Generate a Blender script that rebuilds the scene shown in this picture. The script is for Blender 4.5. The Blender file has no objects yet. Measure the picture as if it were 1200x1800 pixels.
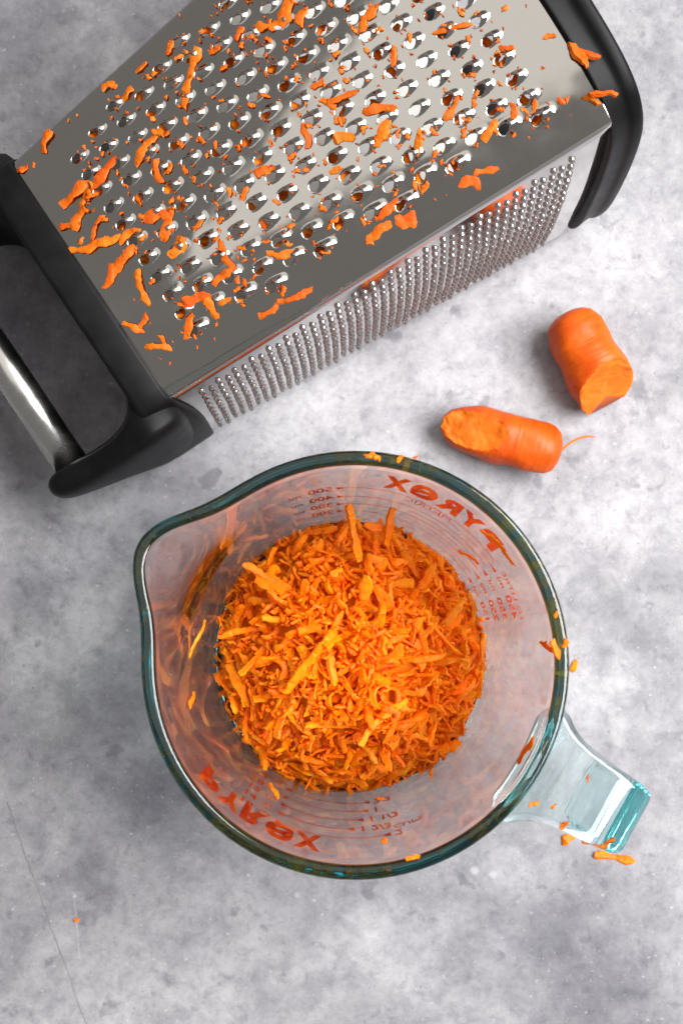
import bpy, bmesh, math, random
import numpy as np
from mathutils import Vector, Matrix, noise, Quaternion

CM = 0.01                      # everything below is measured in centimetres
scene = bpy.context.scene
COL = scene.collection
rnd = random.Random(7)

# ------------------------------------------------------------------ camera
F_PX, CX, CY = 2500.0, 600.0, 900.0          # 50 mm lens on a 36 mm tall frame
CAM = np.array([0.0, 0.0, 49.0])
zc = np.array([40.0, 190.0, 2500.0]); zc /= np.linalg.norm(zc)
xc = np.array([1.0, 0, 0]) - zc * zc[0]; xc /= np.linalg.norm(xc)
yc = np.cross(zc, xc)
RCAM = np.array([xc, yc, zc])                # camera axes -> world axes
cam_d = bpy.data.cameras.new('camera')
cam = bpy.data.objects.new('camera', cam_d); COL.objects.link(cam)
m = Matrix.Identity(4)
for i in range(3):
    for j in range(3):
        m[i][j] = RCAM[i][j]
m.translation = Vector(CAM * CM)
cam.matrix_world = m
cam_d.sensor_fit = 'VERTICAL'; cam_d.sensor_height = 36.0; cam_d.sensor_width = 24.0
cam_d.lens = 50.0; cam_d.clip_start = 0.01; cam_d.clip_end = 50.0
cam_d.dof.use_dof = True
cam_d.dof.focus_distance = 0.428
cam_d.dof.aperture_fstop = 17.0
scene.camera = cam

# ------------------------------------------------------------------ light
world = bpy.data.worlds.new('World'); scene.world = world
world.use_nodes = True
bg = world.node_tree.nodes['Background']
bg.inputs[0].default_value = (1.0, 0.97, 0.95, 1); bg.inputs[1].default_value = 0.20

def area_light(name, loc, target, sx, sy, power, color):
    d = bpy.data.lights.new(name, 'AREA'); d.shape = 'RECTANGLE'
    d.size = sx * CM; d.size_y = sy * CM; d.energy = power; d.color = color
    o = bpy.data.objects.new(name, d); COL.objects.link(o)
    o.location = Vector(loc) * CM
    o.rotation_euler = (Vector(target) - Vector(loc)).to_track_quat('-Z', 'Y').to_euler()
    return o
area_light('window_light', (84, 12, 108), (0, 0, 0), 120, 85, 37.5, (0.985, 0.985, 1.0))
area_light('overhead_fill', (62, 62, 120), (62, 62, 0), 230, 160, 8.0, (1.0, 0.955, 0.90))  # added overhead fill, placed to brighten the heap and grade the steel's reflections

scene.view_settings.view_transform = 'Standard'
scene.view_settings.look = 'None'
scene.view_settings.exposure = 0.72
scene.view_settings.gamma = 1.0
scene.view_settings.use_curve_mapping = False
cy = scene.cycles
cy.use_denoising = True
cy.max_bounces = 40; cy.transmission_bounces = 30; cy.glossy_bounces = 32; cy.diffuse_bounces = 10
cy.transparent_max_bounces = 12; cy.volume_bounces = 0
cy.sample_clamp_indirect = 25.0
cy.caustics_refractive = True; cy.caustics_reflective = True
cy.blur_glossy = 0.5

# ------------------------------------------------------------------ helpers
def ray(px, py):
    d = RCAM @ np.array([px - CX, -(py - CY), -F_PX])
    return d / np.linalg.norm(d)

def P(px, py, z):
    """The point at height z (cm) that stands where the photograph shows (px, py)."""
    d = ray(px, py)
    return CAM + d * ((z - CAM[2]) / d[2])

def lerp(a, b, t): return a + (b - a) * t
def sstep(a, b, x):
    t = min(1.0, max(0.0, (x - a) / (b - a))); return t * t * (3 - 2 * t)

def tag(o, label=None, cat=None, group=None, kind=None):
    if label: o['label'] = label
    if cat: o['category'] = cat
    if group: o['group'] = group
    if kind: o['kind'] = kind
    return o

def mesh_obj(name, verts, faces, mat, parent=None, loc=None, smooth=True):
    """verts in world centimetres; origin put at loc (cm) or at the parent's origin."""
    v = np.asarray(verts, dtype=float)
    if parent is not None:
        base = np.array(parent['_base'])
    else:
        base = np.array(loc if loc is not None else (0, 0, 0), dtype=float)
    me = bpy.data.meshes.new(name)
    me.from_pydata(((v - base) * CM).tolist(), [], [tuple(int(i) for i in f) for f in faces])
    me.update()
    if smooth:
        me.polygons.foreach_set('use_smooth', [True] * len(me.polygons))
    mats = mat if isinstance(mat, (list, tuple)) else [mat]
    for mm in mats: me.materials.append(mm)
    o = bpy.data.objects.new(name, me); COL.objects.link(o)
    if parent is not None: 
        o.parent = parent
    else:
        o.location = Vector(base) * CM
    o['_base'] = list(base)
    return o

def empty(name, loc):
    o = bpy.data.objects.new(name, None); COL.objects.link(o)
    o.empty_display_size = 0.01
    o.location = Vector(loc) * CM
    o['_base'] = [float(c) for c in loc]
    return o

def grid_faces(nu, nv, close_u=False, close_v=False, flip=False):
    f = []
    for i in range(nu if close_u else nu - 1):
        for j in range(nv if close_v else nv - 1):
            a = i * nv + j; b = i * nv + (j + 1) % nv
            c = ((i + 1) % nu) * nv + (j + 1) % nv; d = ((i + 1) % nu) * nv + j
            f.append((a, d, c, b) if flip else (a, b, c, d))
    return f

def fix_normals(o):
    bm = bmesh.new(); bm.from_mesh(o.data)
    bmesh.ops.recalc_face_normals(bm, faces=bm.faces)
    bm.to_mesh(o.data); bm.free()

# ------------------------------------------------------------------ materials
def new_mat(name):
    mt = bpy.data.materials.new(name); mt.use_nodes = True
    nt = mt.node_tree
    return mt, nt, nt.nodes['Principled BSDF']
def N(nt, kind, **kw):
    n = nt.nodes.new(kind)
    for k, v in kw.items():
        if k.startswith('in_'):
            key = k[3:]
            n.inputs[int(key) if key.isdigit() else key].default_value = v
        else: setattr(n, k, v)
    return n
def L(nt, a, b): nt.links.new(a, b)
def ramp(nt, fac, stops):
    r = nt.nodes.new('ShaderNodeValToRGB'); e = r.color_ramp.elements
    while len(e) < len(stops): e.new(0.5)
    for k, (p, c) in enumerate(stops):
        e[k].position = p; e[k].color = c if len(c) == 4 else (*c, 1)
    L(nt, fac, r.inputs[0]); return r
def mixc(nt, fac, a, b, mode='MIX'):
    n = nt.nodes.new('ShaderNodeMix'); n.data_type = 'RGBA'; n.blend_type = mode
    if hasattr(fac, 'default_value') or hasattr(fac, 'is_linked'): L(nt, fac, n.inputs[0])
    else: n.inputs[0].default_value = fac
    for s, idx in ((a, 6), (b, 7)):
        if isinstance(s, tuple): n.inputs[idx].default_value = (*s, 1) if len(s) == 3 else s
        else: L(nt, s, n.inputs[idx])
    return n.outputs[2]
def math_n(nt, op, a, b=None, clamp=False):
    n = nt.nodes.new('ShaderNodeMath'); n.operation = op; n.use_clamp = clamp
    for i, s in enumerate((a, b)):
        if s is None: continue
        if isinstance(s, (int, float)): n.inputs[i].default_value = s
        else: L(nt, s, n.inputs[i])
    return n.outputs[0]

def mat_table():
    mt, nt, p = new_mat('mottled_grey_plaster')
    tc = N(nt, 'ShaderNodeTexCoord'); co = tc.outputs['Object']
    def noise_t(scale, detail=6, rough=0.6, dist=0.0, off=(0, 0, 0)):
        mp = N(nt, 'ShaderNodeMapping'); mp.inputs['Location'].default_value = off
        L(nt, co, mp.inputs[0])
        n = N(nt, 'ShaderNodeTexNoise'); n.inputs['Scale'].default_value = scale
        n.inputs['Detail'].default_value = detail; n.inputs['Roughness'].default_value = rough
        n.inputs['Distortion'].default_value = dist
        L(nt, mp.outputs[0], n.inputs['Vector']); return n.outputs[0]
    big = noise_t(12, 8, 0.68, 0.6, (0.3, 0.1, 0))
    mid2 = noise_t(85, 8, 0.72, 0.5, (4.1, 2.7, 0))
    mid = noise_t(38, 7, 0.66, 0.4, (1.1, 0.7, 0))
    fine = noise_t(210, 8, 0.78, 0.3)
    base = ramp(nt, big, [(0.34, (0.143, 0.138, 0.147)), (0.5, (0.195, 0.190, 0.199)), (0.64, (0.242, 0.236, 0.245))]).outputs[0]
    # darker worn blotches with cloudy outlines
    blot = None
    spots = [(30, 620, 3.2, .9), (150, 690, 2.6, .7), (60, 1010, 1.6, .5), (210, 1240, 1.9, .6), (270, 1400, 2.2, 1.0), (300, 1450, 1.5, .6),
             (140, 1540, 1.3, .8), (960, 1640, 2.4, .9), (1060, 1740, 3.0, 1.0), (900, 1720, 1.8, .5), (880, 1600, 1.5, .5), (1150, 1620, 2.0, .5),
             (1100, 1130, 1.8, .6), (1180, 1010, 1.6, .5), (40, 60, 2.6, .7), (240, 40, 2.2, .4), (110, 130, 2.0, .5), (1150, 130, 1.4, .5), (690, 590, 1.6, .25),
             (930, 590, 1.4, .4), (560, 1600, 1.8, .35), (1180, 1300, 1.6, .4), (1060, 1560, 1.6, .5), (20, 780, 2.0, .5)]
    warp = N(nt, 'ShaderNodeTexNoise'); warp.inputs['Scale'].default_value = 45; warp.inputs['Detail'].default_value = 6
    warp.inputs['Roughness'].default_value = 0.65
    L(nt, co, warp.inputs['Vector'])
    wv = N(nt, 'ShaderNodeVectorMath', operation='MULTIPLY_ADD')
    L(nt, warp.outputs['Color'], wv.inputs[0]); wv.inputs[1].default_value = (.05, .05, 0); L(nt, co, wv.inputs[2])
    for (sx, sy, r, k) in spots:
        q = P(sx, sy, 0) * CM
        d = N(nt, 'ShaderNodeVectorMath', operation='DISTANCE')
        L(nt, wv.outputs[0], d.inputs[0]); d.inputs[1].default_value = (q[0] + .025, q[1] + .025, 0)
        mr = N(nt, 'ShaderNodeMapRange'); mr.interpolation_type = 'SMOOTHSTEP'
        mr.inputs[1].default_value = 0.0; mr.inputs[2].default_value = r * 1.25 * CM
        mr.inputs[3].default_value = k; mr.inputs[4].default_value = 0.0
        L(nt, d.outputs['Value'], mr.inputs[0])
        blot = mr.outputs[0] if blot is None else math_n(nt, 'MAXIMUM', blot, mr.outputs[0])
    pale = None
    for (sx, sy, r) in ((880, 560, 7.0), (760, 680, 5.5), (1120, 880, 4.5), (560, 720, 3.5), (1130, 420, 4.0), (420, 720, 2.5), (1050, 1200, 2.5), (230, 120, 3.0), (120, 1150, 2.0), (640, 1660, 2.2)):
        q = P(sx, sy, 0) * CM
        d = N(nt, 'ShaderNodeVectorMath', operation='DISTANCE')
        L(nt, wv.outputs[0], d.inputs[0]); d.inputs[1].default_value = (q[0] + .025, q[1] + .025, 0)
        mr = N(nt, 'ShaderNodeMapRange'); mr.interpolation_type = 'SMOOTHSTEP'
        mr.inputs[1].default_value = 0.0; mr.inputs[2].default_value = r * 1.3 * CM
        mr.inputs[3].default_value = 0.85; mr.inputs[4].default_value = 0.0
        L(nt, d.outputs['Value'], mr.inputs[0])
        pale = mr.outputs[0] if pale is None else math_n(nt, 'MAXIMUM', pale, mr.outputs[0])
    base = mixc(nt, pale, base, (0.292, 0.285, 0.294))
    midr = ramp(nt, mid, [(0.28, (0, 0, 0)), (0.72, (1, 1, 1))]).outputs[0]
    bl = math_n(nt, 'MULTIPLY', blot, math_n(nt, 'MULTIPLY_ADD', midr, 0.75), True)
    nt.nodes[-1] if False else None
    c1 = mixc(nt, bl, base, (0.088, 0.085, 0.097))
    # mid-scale mottling, fine grain, pale flecks, dark pits
    mot = ramp(nt, mid, [(0.36, (0.82, 0.815, 0.83)), (0.5, (1, 1, 1)), (0.64, (1.08, 1.075, 1.07))]).outputs[0]
    c2 = mixc(nt, 1.0, c1, mot, 'MULTIPLY')
    fg = ramp(nt, fine, [(0.36, (0.78, 0.78, 0.80)), (0.5, (1.0, 1.0, 1.0)), (0.66, (1.14, 1.14, 1.14))]).outputs[0]
    m2 = ramp(nt, mid2, [(0.38, (0.83, 0.83, 0.845)), (0.5, (1, 1, 1)), (0.62, (1.06, 1.06, 1.06))]).outputs[0]
    c2 = mixc(nt, 1.0, c2, m2, 'MULTIPLY')
    c3 = mixc(nt, 1.0, c2, fg, 'MULTIPLY')
    pit = ramp(nt, noise_t(95, 3, 0.5, 0.0, (2, 3, 0)), [(0.62, (0, 0, 0)), (0.70, (1, 1, 1))]).outputs[0]
    pit2 = math_n(nt, 'MULTIPLY', pit, 0.55)
    c4 = mixc(nt, pit2, c3, (0.075, 0.072, 0.085))
    vor = N(nt, 'ShaderNodeTexVoronoi'); vor.inputs['Scale'].default_value = 55; L(nt, co, vor.inputs['Vector'])
    fl = ramp(nt, vor.outputs['Distance'], [(0.05, (1, 1, 1)), (0.10, (0, 0, 0))]).outputs[0]
    gate = ramp(nt, noise_t(30, 2, 0.5, 0, (5, 1, 0)), [(0.55, (0, 0, 0)), (0.62, (1, 1, 1))]).outputs[0]
    c5 = mixc(nt, math_n(nt, 'MULTIPLY', math_n(nt, 'MULTIPLY', fl, gate), 0.5), c4, (0.42, 0.41, 0.41))
    g1 = ramp(nt, noise_t(620, 4, 0.6, 0, (9, 4, 0)), [(0.62, (0, 0, 0)), (0.72, (1, 1, 1))]).outputs[0]
    c5 = mixc(nt, math_n(nt, 'MULTIPLY', g1, 0.5), c5, (0.06, 0.058, 0.066))
    g2 = ramp(nt, noise_t(480, 4, 0.6, 0, (1, 14, 0)), [(0.63, (0, 0, 0)), (0.72, (1, 1, 1))]).outputs[0]
    c5 = mixc(nt, math_n(nt, 'MULTIPLY', g2, 0.45), c5, (0.42, 0.41, 0.42))
    # two long hairline scratches
    def scratch(p0, p1, wid, col, cin, k):
        a = P(*p0, 0) * CM; b = P(*p1, 0) * CM
        d = b - a; ln = np.linalg.norm(d); d /= ln; ang = math.atan2(d[1], d[0])
        mp = N(nt, 'ShaderNodeMapping'); mp.vector_type = 'TEXTURE'
        mp.inputs['Location'].default_value = (a[0], a[1], 0); mp.inputs['Rotation'].default_value = (0, 0, ang)
        w2 = N(nt, 'ShaderNodeVectorMath', operation='MULTIPLY_ADD')
        L(nt, warp.outputs['Color'], w2.inputs[0]); w2.inputs[1].default_value = (.0035, .0035, 0); L(nt, co, w2.inputs[2])
        L(nt, w2.outputs[0], mp.inputs[0])
        s = N(nt, 'ShaderNodeSeparateXYZ'); L(nt, mp.outputs[0], s.inputs[0])
        yy = math_n(nt, 'ABSOLUTE', s.outputs[1])
        mr = N(nt, 'ShaderNodeMapRange'); mr.inputs[1].default_value = 0; mr.inputs[2].default_value = wid * CM
        mr.inputs[3].default_value = k; mr.inputs[4].default_value = 0; L(nt, yy, mr.inputs[0])
        g = math_n(nt, 'MULTIPLY', math_n(nt, 'GREATER_THAN', s.outputs[0], 0.0), math_n(nt, 'LESS_THAN', s.outputs[0], ln))
        return mixc(nt, math_n(nt, 'MULTIPLY', math_n(nt, 'MULTIPLY', mr.outputs[0], g), math_n(nt, 'ADD', midr, 0.35), True), cin, col)
    c6 = scratch((20, 1400), (165, 1800), 0.035, (0.08, 0.075, 0.075), c5, .8)
    c6 = scratch((140, 1560), (150, 1680), 0.05, (0.36, 0.35, 0.36), c6, .3)
    c6 = scratch((893, 1712), (888, 1770), 0.03, (0.16, 0.15, 0.16), c6, .8)
    c6 = scratch((478, 1690), (489, 1640), 0.03, (0.2, 0.19, 0.2), c6, .7)
    c6 = scratch((1100, 1470), (1165, 1455), 0.04, (0.2, 0.19, 0.2), c6, .6)
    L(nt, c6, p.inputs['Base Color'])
    p.inputs['Roughness'].default_value = 0.55
    p.inputs['Specular IOR Level'].default_value = 0.35
    bp = N(nt, 'ShaderNodeBump'); bp.inputs['Strength'].default_value = 0.22; bp.inputs['Distance'].default_value = 0.0008
    hsum = math_n(nt, 'ADD', math_n(nt, 'MULTIPLY', fine, 0.5), mid)
    hsum = math_n(nt, 'SUBTRACT', hsum, math_n(nt, 'MULTIPLY', pit, 0.6))
    hsum = math_n(nt, 'SUBTRACT', hsum, math_n(nt, 'MULTIPLY', g1, 0.4))
    L(nt, hsum, bp.inputs['Height']); L(nt, bp.outputs[0], p.inputs['Normal'])
    return mt

def mat_steel(name, col=(0.40, 0.385, 0.36), r0=0.05, r1=0.16, smudge=True, scale=60):
    mt, nt, p = new_mat(name)
    p.inputs['Metallic'].default_value = 1.0
    p.inputs['Base Color'].default_value = (*col, 1)
    tc = N(nt, 'ShaderNodeTexCoord')
    n = N(nt, 'ShaderNodeTexNoise'); n.inputs['Scale'].default_value = scale; n.inputs['Detail'].default_value = 6
    n.inputs['Roughness'].default_value = 0.65
    L(nt, tc.outputs['Object'], n.inputs['Vector'])
    mr = N(nt, 'ShaderNodeMapRange'); mr.inputs[1].default_value = 0.35; mr.inputs[2].default_value = 0.7
    mr.inputs[3].default_value = r0; mr.inputs[4].default_value = r1
    L(nt, n.outputs[0], mr.inputs[0]); L(nt, mr.outputs[0], p.inputs['Roughness'])
    if smudge:
        # faint dried juice film and a slightly wavy pressed sheet
        n2 = N(nt, 'ShaderNodeTexNoise'); n2.inputs['Scale'].default_value = 22; n2.inputs['Detail'].default_value = 2
        L(nt, tc.outputs['Object'], n2.inputs['Vector'])
        bp = N(nt, 'ShaderNodeBump'); bp.inputs['Strength'].default_value = 0.25; bp.inputs['Distance'].default_value = 0.004
        L(nt, n2.outputs[0], bp.inputs['Height']); L(nt, bp.outputs[0], p.inputs['Normal'])
    return mt

def mat_plastic():
    mt, nt, p = new_mat('black_plastic')
    tc = N(nt, 'ShaderNodeTexCoord')
    n = N(nt, 'ShaderNodeTexNoise'); n.inputs['Scale'].default_value = 120; n.inputs['Detail'].default_value = 5
    L(nt, tc.outputs['Object'], n.inputs['Vector'])
    r = ramp(nt, n.outputs[0], [(0.3, (0.003, 0.0028, 0.003)), (0.75, (0.007, 0.0066, 0.007))])
    L(nt, r.outputs[0], p.inputs['Base Color'])
    mr = N(nt, 'ShaderNodeMapRange'); mr.inputs[3].default_value = 0.34; mr.inputs[4].default_value = 0.52
    L(nt, n.outputs[0], mr.inputs[0]); L(nt, mr.outputs[0], p.inputs['Roughness'])
    p.inputs['Specular IOR Level'].default_value = 0.10
    bp = N(nt, 'ShaderNodeBump'); bp.inputs['Strength'].default_value = 0.08; bp.inputs['Distance'].default_value = 0.0005
    L(nt, n.outputs[0], bp.inputs['Height']); L(nt, bp.outputs[0], p.inputs['Normal'])
    return mt

def mat_carrot(name, c0, c1, c2, bump=0.4, scale=420, rough=0.42, sss=0.42, lines=False):
    mt, nt, p = new_mat(name)
    tc = N(nt, 'ShaderNodeTexCoord'); oi = N(nt, 'ShaderNodeObjectInfo')
    n = N(nt, 'ShaderNodeTexNoise'); n.inputs['Scale'].default_value = scale * .45; n.inputs['Detail'].default_value = 4
    L(nt, tc.outputs['Object'], n.inputs['Vector'])
    r = ramp(nt, n.outputs[0], [(0.28, c0), (0.5, c1), (0.74, c2)])
    hs = N(nt, 'ShaderNodeHueSaturation')
    mrh = N(nt, 'ShaderNodeMapRange'); mrh.inputs[3].default_value = 0.492; mrh.inputs[4].default_value = 0.508
    L(nt, oi.outputs['Random'], mrh.inputs[0]); L(nt, mrh.outputs[0], hs.inputs['Hue'])
    mrv = N(nt, 'ShaderNodeMapRange'); mrv.inputs[3].default_value = 0.85; mrv.inputs[4].default_value = 1.1
    wn = N(nt, 'ShaderNodeTexWhiteNoise'); wn.noise_dimensions = '1D'; L(nt, oi.outputs['Random'], wn.inputs['W'])
    L(nt, wn.outputs['Value'], mrv.inputs[0]); L(nt, mrv.outputs[0], hs.inputs['Value'])
    L(nt, r.outputs[0], hs.inputs['Color']); L(nt, hs.outputs[0], p.inputs['Base Color'])
    p.inputs['Roughness'].default_value = rough
    p.inputs['Specular IOR Level'].default_value = 0.2
    n2 = N(nt, 'ShaderNodeTexNoise'); n2.inputs['Scale'].default_value = scale * 2; n2.inputs['Detail'].default_value = 5
    L(nt, tc.outputs['Object'], n2.inputs['Vector'])
    bp = N(nt, 'ShaderNodeBump'); bp.inputs['Strength'].default_value = bump; bp.inputs['Distance'].default_value = 0.0008
    L(nt, n2.outputs[0], bp.inputs['Height']); L(nt, bp.outputs[0], p.inputs['Normal'])
    if sss > 0:
        tr = N(nt, 'ShaderNodeBsdfTranslucent'); L(nt, hs.outputs[0], tr.inputs[0])
        mx = N(nt, 'ShaderNodeMixShader', in_0=sss)
        L(nt, p.outputs[0], mx.inputs[1]); L(nt, tr.outputs[0], mx.inputs[2])
        L(nt, mx.outputs[0], nt.nodes['Material Output'].inputs['Surface'])
    if lines:
        wv = N(nt, 'ShaderNodeTexNoise'); wv.inputs['Scale'].default_value = 1.0; wv.inputs['Detail'].default_value = 4
        mp = N(nt, 'ShaderNodeMapping'); mp.inputs['Scale'].default_value = (900, 120, 120)
        L(nt, tc.outputs['UV'], mp.inputs[0]); mp.inputs['Scale'].default_value = (26, 4, 1); L(nt, mp.outputs[0], wv.inputs['Vector'])
        rr = ramp(nt, wv.outputs[0], [(0.3, (0.9, 0.86, 0.82)), (0.5, (1, 1, 1)), (0.72, (1.03, 1.07, 1.1))])
        sc = N(nt, 'ShaderNodeTexNoise'); sc.inputs['Scale'].default_value = 1.0; sc.inputs['Detail'].default_value = 3
        mp2 = N(nt, 'ShaderNodeMapping'); mp2.inputs['Scale'].default_value = (30, 2.2, 1); mp2.inputs['Location'].default_value = (3, 7, 0)
        L(nt, tc.outputs['UV'], mp2.inputs[0]); L(nt, mp2.outputs[0], sc.inputs['Vector'])
        sr = ramp(nt, sc.outputs[0], [(0.66, (1, 1, 1)), (0.72, (0.55, 0.42, 0.6))])
        cc_ = mixc(nt, 1.0, hs.outputs[0], rr.outputs[0], 'MULTIPLY')
        L(nt, mixc(nt, 1.0, cc_, sr.outputs[0], 'MULTIPLY'), p.inputs['Base Color'])
        ad = math_n(nt, 'ADD', math_n(nt, 'MULTIPLY', wv.outputs[0], 1.1), n2.outputs[0]); L(nt, ad, bp.inputs['Height'])
    return mt

def mat_glass():
    mt = bpy.data.materials.new('pale_teal_glass'); mt.use_nodes = True
    nt = mt.node_tree; nt.nodes.clear()
    out = N(nt, 'ShaderNodeOutputMaterial')
    g = N(nt, 'ShaderNodeBsdfGlass'); g.inputs['IOR'].default_value = 1.48; g.inputs['Roughness'].default_value = 0.0
    g.inputs['Color'].default_value = (1, 1, 1, 1)
    va = N(nt, 'ShaderNodeVolumeAbsorption')
    va.inputs['Color'].default_value = (0.04, 0.78, 0.80, 1); va.inputs['Density'].default_value = 24.0
    L(nt, g.outputs[0], out.inputs['Surface']); L(nt, va.outputs[0], out.inputs['Volume'])
    return mt

def mat_red():
    mt = bpy.data.materials.new('red_print'); mt.use_nodes = True
    nt = mt.node_tree; nt.nodes.clear()
    out = N(nt, 'ShaderNodeOutputMaterial'); mx = N(nt, 'ShaderNodeMixShader', in_0=0.5)
    a = N(nt, 'ShaderNodeBsdfDiffuse'); b = N(nt, 'ShaderNodeBsdfTranslucent')
    for q_ in (a, b): q_.inputs[0].default_value = (0.86, 0.035, 0.015, 1)
    L(nt, a.outputs[0], mx.inputs[1]); L(nt, b.outputs[0], mx.inputs[2]); L(nt, mx.outputs[0], out.inputs[0])
    return mt

M_TABLE = mat_table()
M_STEEL = mat_steel('polished_steel')  # tone lowered to dim the reflections in the top sheet
M_STEEL_LIT = mat_steel('polished_steel_lit', (0.66, 0.645, 0.63), 0.06, 0.16)  # same steel, paler: light reflected off the table is put into its colour
M_STEEL_IN = mat_steel('brushed_steel_inside', (0.40, 0.39, 0.37), 0.42, 0.55, False, 80)
M_STEEL2 = mat_steel('steel_tube', (0.44, 0.43, 0.41), 0.2, 0.32, False, 90)
M_TEETH = mat_steel('steel_rasp', (0.52, 0.505, 0.49), 0.12, 0.22, False, 90)
M_BLACK = mat_plastic()
M_CARROT = mat_carrot('grated_carrot', (0.97, 0.195, 0.001), (0.99, 0.27, 0.002), (0.995, 0.39, 0.012))
M_SCRAP = mat_carrot('dry_carrot_scrap', (0.55, 0.085, 0.003), (0.64, 0.130, 0.006), (0.70, 0.20, 0.02), 0.5, 420, 0.5, 0.3)
M_CARROT_SKIN = mat_carrot('peeled_carrot', (0.46, 0.060, 0.002), (0.51, 0.086, 0.003), (0.56, 0.115, 0.006), 0.30, 150, 0.40, 0.0, True)
M_CARROT_CUT = mat_carrot('grated_carrot_face', (0.48, 0.068, 0.002), (0.54, 0.095, 0.004), (0.59, 0.138, 0.012), 0.5, 230, 0.5, 0.0)
M_GLASS = mat_glass()
M_RED = mat_red()

# ------------------------------------------------------------------ tabletop
tv = []
for z in (0, -2.5):
    for x, y in ((-75, -75), (75, -75), (75, 75), (-75, 75)): tv.append((x, y, z))
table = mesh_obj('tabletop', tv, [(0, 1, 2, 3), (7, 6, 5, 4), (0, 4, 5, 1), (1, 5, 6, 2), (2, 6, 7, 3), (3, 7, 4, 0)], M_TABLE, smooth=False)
tag(table, kind='structure')

# ------------------------------------------------------------------ grater
ZT0, ZT1, ZB = 6.3, 10.0, 0.30
p0l, p0u = P(285, 702, ZT0), P(24, 287, ZT0)
p1l, p1u = P(1065, 217, ZT1), P(712, -342, ZT1)
m0, m1 = (p0l + p0u) / 2, (p1l + p1u) / 2
U = (m1 - m0); U[2] = 0; GL = float(np.linalg.norm(U)); U /= GL
V = np.array([U[1], -U[0], 0.0])                     # toward the lower right of the picture
W0 = float(abs(np.dot(p0l - p0u, V)) / 2); W1 = float(abs(np.dot(p1l - p1u, V)) / 2)
G0 = np.array([m0[0], m0[1], 0.0])
GBASE = G0 + U * GL / 2
def gw(u, v, z): return G0 + U * u + V * v + np.array([0, 0, z])
def half_w(u): return lerp(W0, W1, u / GL)
def ztop(u): return lerp(ZT0, ZT1, u / GL)
TOP_S, SIDE_B = 0.075, 0.72
E, ES = 0.40, 0.15                                   # the fold: a narrow flat strip, cm
def top_pt(u, v):
    """Height of the convex top sheet."""
    w = half_w(u); t = (v + w) / (2 * w)
    return ztop(u) + TOP_S * 2 * w * 4 * t * (1 - t)
def side_pt(u, t, sgn):
    """t = 0 at the top crease, 1 at the bottom crease."""
    w = half_w(u); h = ztop(u) - ZB
    return sgn * (w + SIDE_B * (1 - (1 - t) ** 2.4)), ztop(u) - h * t
def bot_pt(u, v):
    w = half_w(u) + SIDE_B; t = (v + w) / (2 * w)
    return ZB - 0.015 * 2 * w * 4 * t * (1 - t)
def bez(a, b, c, n):
    out = []
    for k in range(n + 1):
        t = k / n
        out.append(tuple((1 - t) ** 2 * a[i] + 2 * t * (1 - t) * b[i] + t * t * c[i] for i in (0, 1)))
    return out
def fold(a, b, c, n):
    b2 = tuple(0.35 * b[i] + 0.65 * (a[i] + c[i]) / 2 for i in (0, 1))
    return bez(a, b2, c, n)
def section(u, nt=24, ns=18, nc=6):
    """Closed outline (v, z): starts at the left end of the top sheet and goes round clockwise."""
    w = half_w(u); h = ztop(u) - ZB; e = ES / h
    pts = []
    top = [(v, top_pt(u, v)) for v in np.linspace(-w + E, w - E, nt + 1)]
    sideR = [side_pt(u, t, 1) for t in np.linspace(e, 1 - e, ns + 1)]
    wb = w + SIDE_B
    bot = [(v, bot_pt(u, v)) for v in np.linspace(wb - E, -wb + E, nt // 2 + 1)]
    sideL = [side_pt(u, t, -1) for t in np.linspace(1 - e, e, ns + 1)]
    pts += top
    pts += fold(top[-1], (w, ztop(u)), sideR[0], nc)[1:-1]
    pts += sideR
    pts += bez(sideR[-1], (wb, ZB), bot[0], nc)[1:-1]
    pts += bot
    pts += bez(bot[-1], (-wb, ZB), sideL[0], nc)[1:-1]
    pts += sideL
    pts += fold(sideL[-1], (-w, ztop(u)), top[0], nc)[1:-1]
    return np.array(pts), (nt + 1)
def smooth_sec(pts, it):
    for _ in range(it):
        pts = pts * .5 + (np.roll(pts, 1, 0) + np.roll(pts, -1, 0)) * .25
    return pts
def resample(pts, n=140):
    q = np.concatenate([pts, pts[:1]]); al = np.concatenate([[0], np.cumsum(np.linalg.norm(np.diff(q, axis=0), axis=1))])
    t = np.linspace(0, al[-1], n, endpoint=False)
    return np.stack([np.interp(t, al, q[:, 0]), np.interp(t, al, q[:, 1])], 1)
def offset_sec(pts, d):
    nx = np.roll(pts, -1, 0) - np.roll(pts, 1, 0)
    nrm = np.stack([-nx[:, 1], nx[:, 0]], 1); nrm /= np.linalg.norm(nrm, axis=1)[:, None]
    c = pts.mean(0)
    s = np.sign((nrm * (pts - c)).sum(1))[:, None]
    return pts + nrm * s * (d if np.isscalar(d) else np.asarray(d)[:, None])

grater = empty('box_grater', GBASE)
tag(grater, 'steel box grater with black plastic frame lying on its side, dotted with carrot', 'grater')

# shell: creases, plain sides and underside (everything but the punched top sheet)
us = np.linspace(-0.3, GL - 0.05, 40)
V_, nts = [], None
for u in us:
    s, nt_ = section(u)
    loop = s[nt_ - 1 + 6:len(s) - 5]
    V_ += [gw(u, a, b) for a, b in loop]
nl = len(loop)
shell = mesh_obj('side_shell', V_, grid_faces(len(us), nl), [M_STEEL_LIT, M_STEEL_IN], grater)
so = shell.modifiers.new('thickness', 'SOLIDIFY'); so.thickness = 0.0005; so.offset = -1; so.material_offset = 1
fix_normals(shell)

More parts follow.
